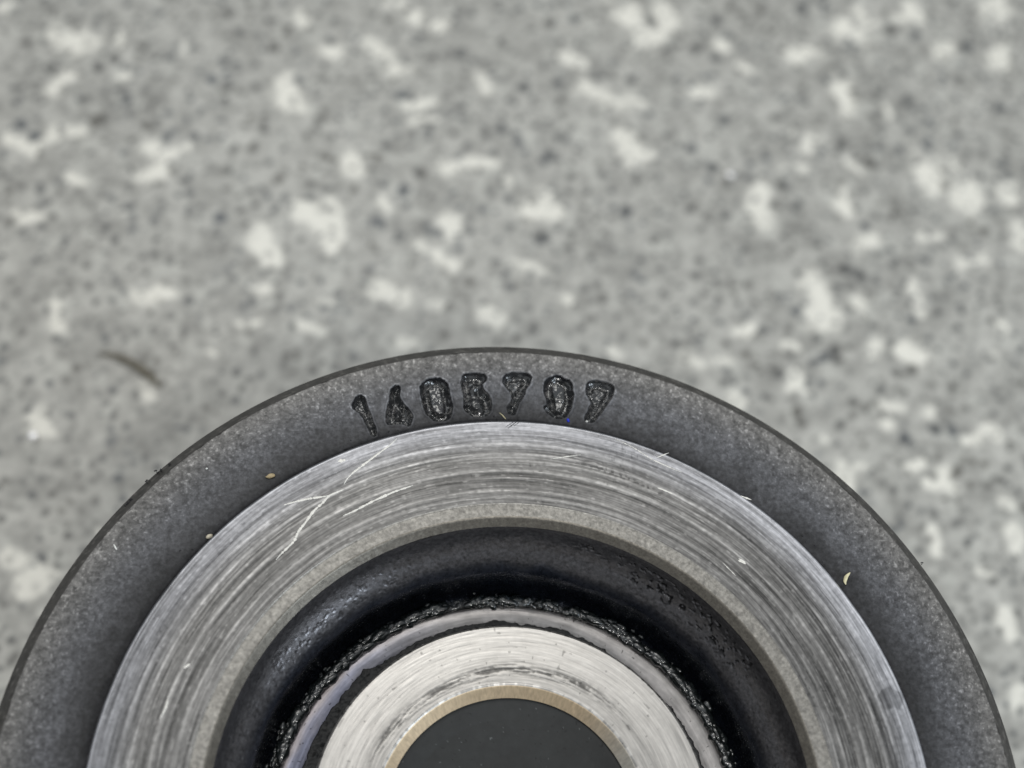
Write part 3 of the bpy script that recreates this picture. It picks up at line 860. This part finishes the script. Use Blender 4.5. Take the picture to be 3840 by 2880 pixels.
k2 = 1000 / 2212.
def r2(l): return [(900 + x * k2, 1550 + y * k2) for x, y in l]
def r8(l): return [(1900 + x * k2, 1500 + y * k2) for x, y in l]
scr = [
 (r2([(1300, 210), (1250, 260), (1180, 310), (1060, 400), (940, 490), (885, 545), (862, 590)]), 0.10, 'long straight scratch running in from the outer edge of the face'),
 (r2([(860, 632), (800, 655), (740, 680), (690, 740), (610, 810), (540, 910), (480, 985), (455, 1055), (390, 1120), (335, 1170), (300, 1215)]), 0.13, 'longest curved scratch with a forked upper end'),
 (r2([(365, 760), (450, 735), (560, 710), (700, 690), (745, 680)]), 0.11, 'short side branch of the forked scratch'),
 (r2([(1435, 598), (1280, 650), (1100, 730), (950, 810), (855, 850)]), 0.12, 'separate straight scratch below the forked one'),
 (r2([(812, 398), (875, 388)]), 0.16, 'very short bright nick near the outer edge'),
 (r8([(360, 490), (480, 472), (615, 455)]), 0.05, 'hairline scratch near the top of the face'),
 (r8([(900, 325), (960, 350), (1060, 400), (1200, 490), (1330, 550), (1450, 600)]), 0.06, 'thin scratch along the upper right edge'),
 (r8([(1245, 478), (1345, 438)]), 0.06, 'tiny cross scratch at the upper right edge'),
 (r8([(1250, 728), (1300, 745), (1375, 778)]), 0.09, 'short bright scratch beside the dark pits'),
 (r8([(1920, 1330), (1985, 1360)]), 0.10, None),
 (r8([(1940, 795), (2030, 828)]), 0.08, None),
 ([(600, 2695), (622, 2655), (632, 2610)], 0.09, None),
 ([(690, 2505), (712, 2490)], 0.14, None),
 ([(2770, 2095), (2795, 2110)], 0.12, None),
 ([(2710, 2110), (2760, 2160)], 0.05, None),
]
M_SC = M_SCRATCH
for pts, w, lab in scr:
    a = np.array(pts, float)
    x, y = px2pl(a[:, 0], a[:, 1], BOSS_Z)
    V, F = ribbon(np.stack([x, y], -1), w * 1.3)
    V[:, 2] += BOSS_Z + 0.010
    make('scratch', V, F, M_SC, face, smooth=False, label=lab)
# dark scuffs across the top of the face
for pts, w in [(r8([(85, 178), (10, 235)]), 0.07), (r8([(60, 180), (-10, 225)]), 0.06), (r8([(110, 180), (60, 215)]), 0.05)]:
    a = np.array(pts, float)
    x, y = px2pl(a[:, 0], a[:, 1], BOSS_Z)
    V, F = ribbon(np.stack([x, y], -1), w)
    V[:, 2] += BOSS_Z + 0.008
    make('scuff', V, F, M_RUBBER, face, np.tile([.03, .03, .035], (len(V), 1)), smooth=False)

# --- gritty black lumps clinging to the rim and along the foot of the raised face
dv, df, n0 = [], [], 0
spots = []
for x, y in [(588, 1768), (600, 1760), (548, 1806), (555, 1800), (485, 1878), (478, 1884), (490, 1871), (470, 1893), (640, 1742), (2977, 1668), (3455, 2112)]:
    for _ in range(4):
        spots.append((x + rng.uniform(-8, 8), y + rng.uniform(-4, 8), -0.45, rng.uniform(0.03, 0.075)))
for x, y, z, r in spots:
    a, b = px2pl(x, y, z)
    v = sv * r * (1 + 0.35 * rng.standard_normal((len(sv), 1))) + np.array([a, b, z])
    dv.append(v); df.append(sf + n0); n0 += len(sv)
for _ in range(900):
    th = rng.uniform(2, 178)
    rr = 29.02 + abs(rng.normal(0, 0.35)) * (0.4 + 0.9 * float(vn(th / 6, 3, 4)))
    r = rng.uniform(0.02, 0.075)
    z = -0.28 + 0.28 * min(1, max(0, (rr - 28.8) / 1.2)) + r * 0.3
    v = sv[:12] * r * (1 + 0.3 * rng.standard_normal((12, 1))) + np.array([rr * math.cos(math.radians(th)), rr * math.sin(math.radians(th)), z])
    dv.append(v); df.append(np.array(icf) + n0); n0 += 12
dv = np.concatenate(dv)
make('grit', dv, np.concatenate(df), M_RUBBER, hub, np.tile([0.022, 0.022, 0.025], (len(dv), 1)), smooth=True, kind='stuff')

# ------------------------------------------------------------------ crumbs, fibres and beads lying about
def tag(o, label, cat, group=None):
    o['label'] = label; o['category'] = cat
    if group: o['group'] = group
    return o


def tube(name, pts, radii, mat, flat=1.0, segs=10):
    """tapered solid strand through 3-D points"""
    P = np.array(pts, float); n = 26
    u = np.linspace(0, 1, len(P)); w = np.linspace(0, 1, n)
    Q = np.stack([np.interp(w, u, P[:, k]) for k in range(3)], -1)
    for _ in range(5):
        Q[1:-1] = Q[:-2] * .25 + Q[1:-1] * .5 + Q[2:] * .25
    rr = np.interp(w, np.linspace(0, 1, len(radii)), radii)
    Tn = np.gradient(Q, axis=0); Tn /= np.linalg.norm(Tn, axis=1)[:, None]
    side = np.cross(Tn, [0, 0, 1.]); side /= np.linalg.norm(side, axis=1)[:, None] + 1e-9
    up = np.cross(side, Tn)
    a = np.linspace(0, 2 * np.pi, segs, endpoint=False)
    V = Q[:, None] + side[:, None] * (np.cos(a)[None, :, None] * rr[:, None, None]) + up[:, None] * (np.sin(a)[None, :, None] * rr[:, None, None] * flat)
    c = V.mean((0, 1)); V = V.reshape(-1, 3)
    F = [(i * segs + j, i * segs + (j + 1) % segs, (i + 1) * segs + (j + 1) % segs, (i + 1) * segs + j) for i in range(n - 1) for j in range(segs)]
    o = make(name, V - c, F, mat)
    o.location = c
    return o


def crumb(name, x, y, z, size, rot, mat):
    a, b = px2pl(x, y, z)
    v = sv * (1 + 0.10 * rng.standard_normal((len(sv), 1))) * np.array(size)
    o = make(name, v, sf, mat)
    o.location = (a, b, z + size[2] * 0.8); o.rotation_euler = (0, 0, math.radians(rot))
    return o


M_BEIGE = plain('dry_beige_crumb', (0.52, 0.42, 0.25), 0.6, 0, 6)
M_PALE = plain('pale_crumb', (0.72, 0.66, 0.52), 0.6, 0, 6)
M_STRAW = plain('straw_fibre', (0.72, 0.66, 0.42), 0.5, 0, 3)
M_LINT = plain('white_lint', (0.85, 0.86, 0.82), 0.6, 0, 5)
M_BLUE = plain('blue_plastic', (0.02, 0.05, 0.75), 0.35, 0, 5)
M_HAIR = plain('dark_olive_fibre', (0.15, 0.135, 0.10), 0.6, 0, 1.0)
M_GLASS = plain('shiny_bead', (1.0, 1.0, 1.0), 0.32, 1.0, 2, (0.95, 1.0), 0.0, 0)

tag(crumb('crumb', 1015, 1787, 0.0, (0.36, 0.19, 0.13), 10, M_BEIGE), 'oval beige crumb on the dark flange, upper left of the raised face', 'crumb', 'crumbs on the flange')
tag(crumb('crumb', 786, 2014, -0.1, (0.26, 0.19, 0.16), 20, M_PALE), 'pale rounded crumb touching the left edge of the bright turned face', 'crumb', 'crumbs on the flange')
tag(crumb('crumb', 775, 1758, 0.0, (0.09, 0.07, 0.07), 20, M_LINT), 'tiny white grain alone near the outer left of the flange', 'crumb', 'crumbs on the flange')
tag(crumb('plastic_speck', 2130, 1578, -0.05, (0.10, 0.16, 0.10), 15, M_BLUE), 'tiny bright blue speck just below the stamped 9', 'speck')
tag(crumb('crumb', 2200, 1582, -0.05, (0.11, 0.08, 0.09), 15, M_LINT), 'tiny white grain at the foot of the last stamped 7', 'crumb', 'crumbs on the flange')


def pl3(l, z): return [(*[float(q) for q in px2pl(x, y, zz)], zz) for (x, y), zz in zip(l, z)]


tag(tube('husk', pl3([(3172, 2192), (3168, 2180), (3172, 2165), (3180, 2155), (3188, 2147)], [0.12, .2, .25, .3, .3]), [0.04, .13, .15, .10, .03], M_STRAW, 0.6),
    'curved straw-coloured husk on the flange at the right of the bright face', 'husk')
tag(tube('fibre', pl3([(427, 2042), (432, 2052), (438, 2062)], [0.07, .1, .07]), [0.04, .07, .03], M_LINT), 'short white fibre on the lower left of the flange', 'fibre')
tag(tube('fibre', pl3([(1873, 1548), (1885, 1558), (1897, 1572)], [0.06, .1, .05]), [0.02, .04, .02], M_STRAW), 'thin yellowish fibre below the stamped 5 beside the middle 7', 'fibre')
tz = TABLE_Z
tag(tube('curved_fibre', pl3([(372, 1325), (415, 1327), (470, 1345), (530, 1380), (575, 1420), (600, 1450)], [tz + .35, tz + .5, tz + .6, tz + .6, tz + .5, tz + .35]),
         [0.10, 0.26, 0.36, 0.45, 0.36, 0.12], M_HAIR, 0.6), 'dark curved fibre lying blurred on the worktop, left of the hub', 'fibre')
for (x, y, lab) in [(2738, 658, 'shiny round bead on the worktop in the upper right'), (125, 1636, 'shiny round bead on the worktop at the far left')]:
    a, b = px2pl(x, y, tz)
    v = sv
    v2, f2 = subdiv(sv, [tuple(q) for q in sf])
    o = make('shiny_bead', v2 * np.array([0.5, 0.5, 0.2]), f2, M_GLASS)
    o.location = (a, b, tz + 0.2)
    tag(o, lab, 'bead', 'shiny beads on the worktop')
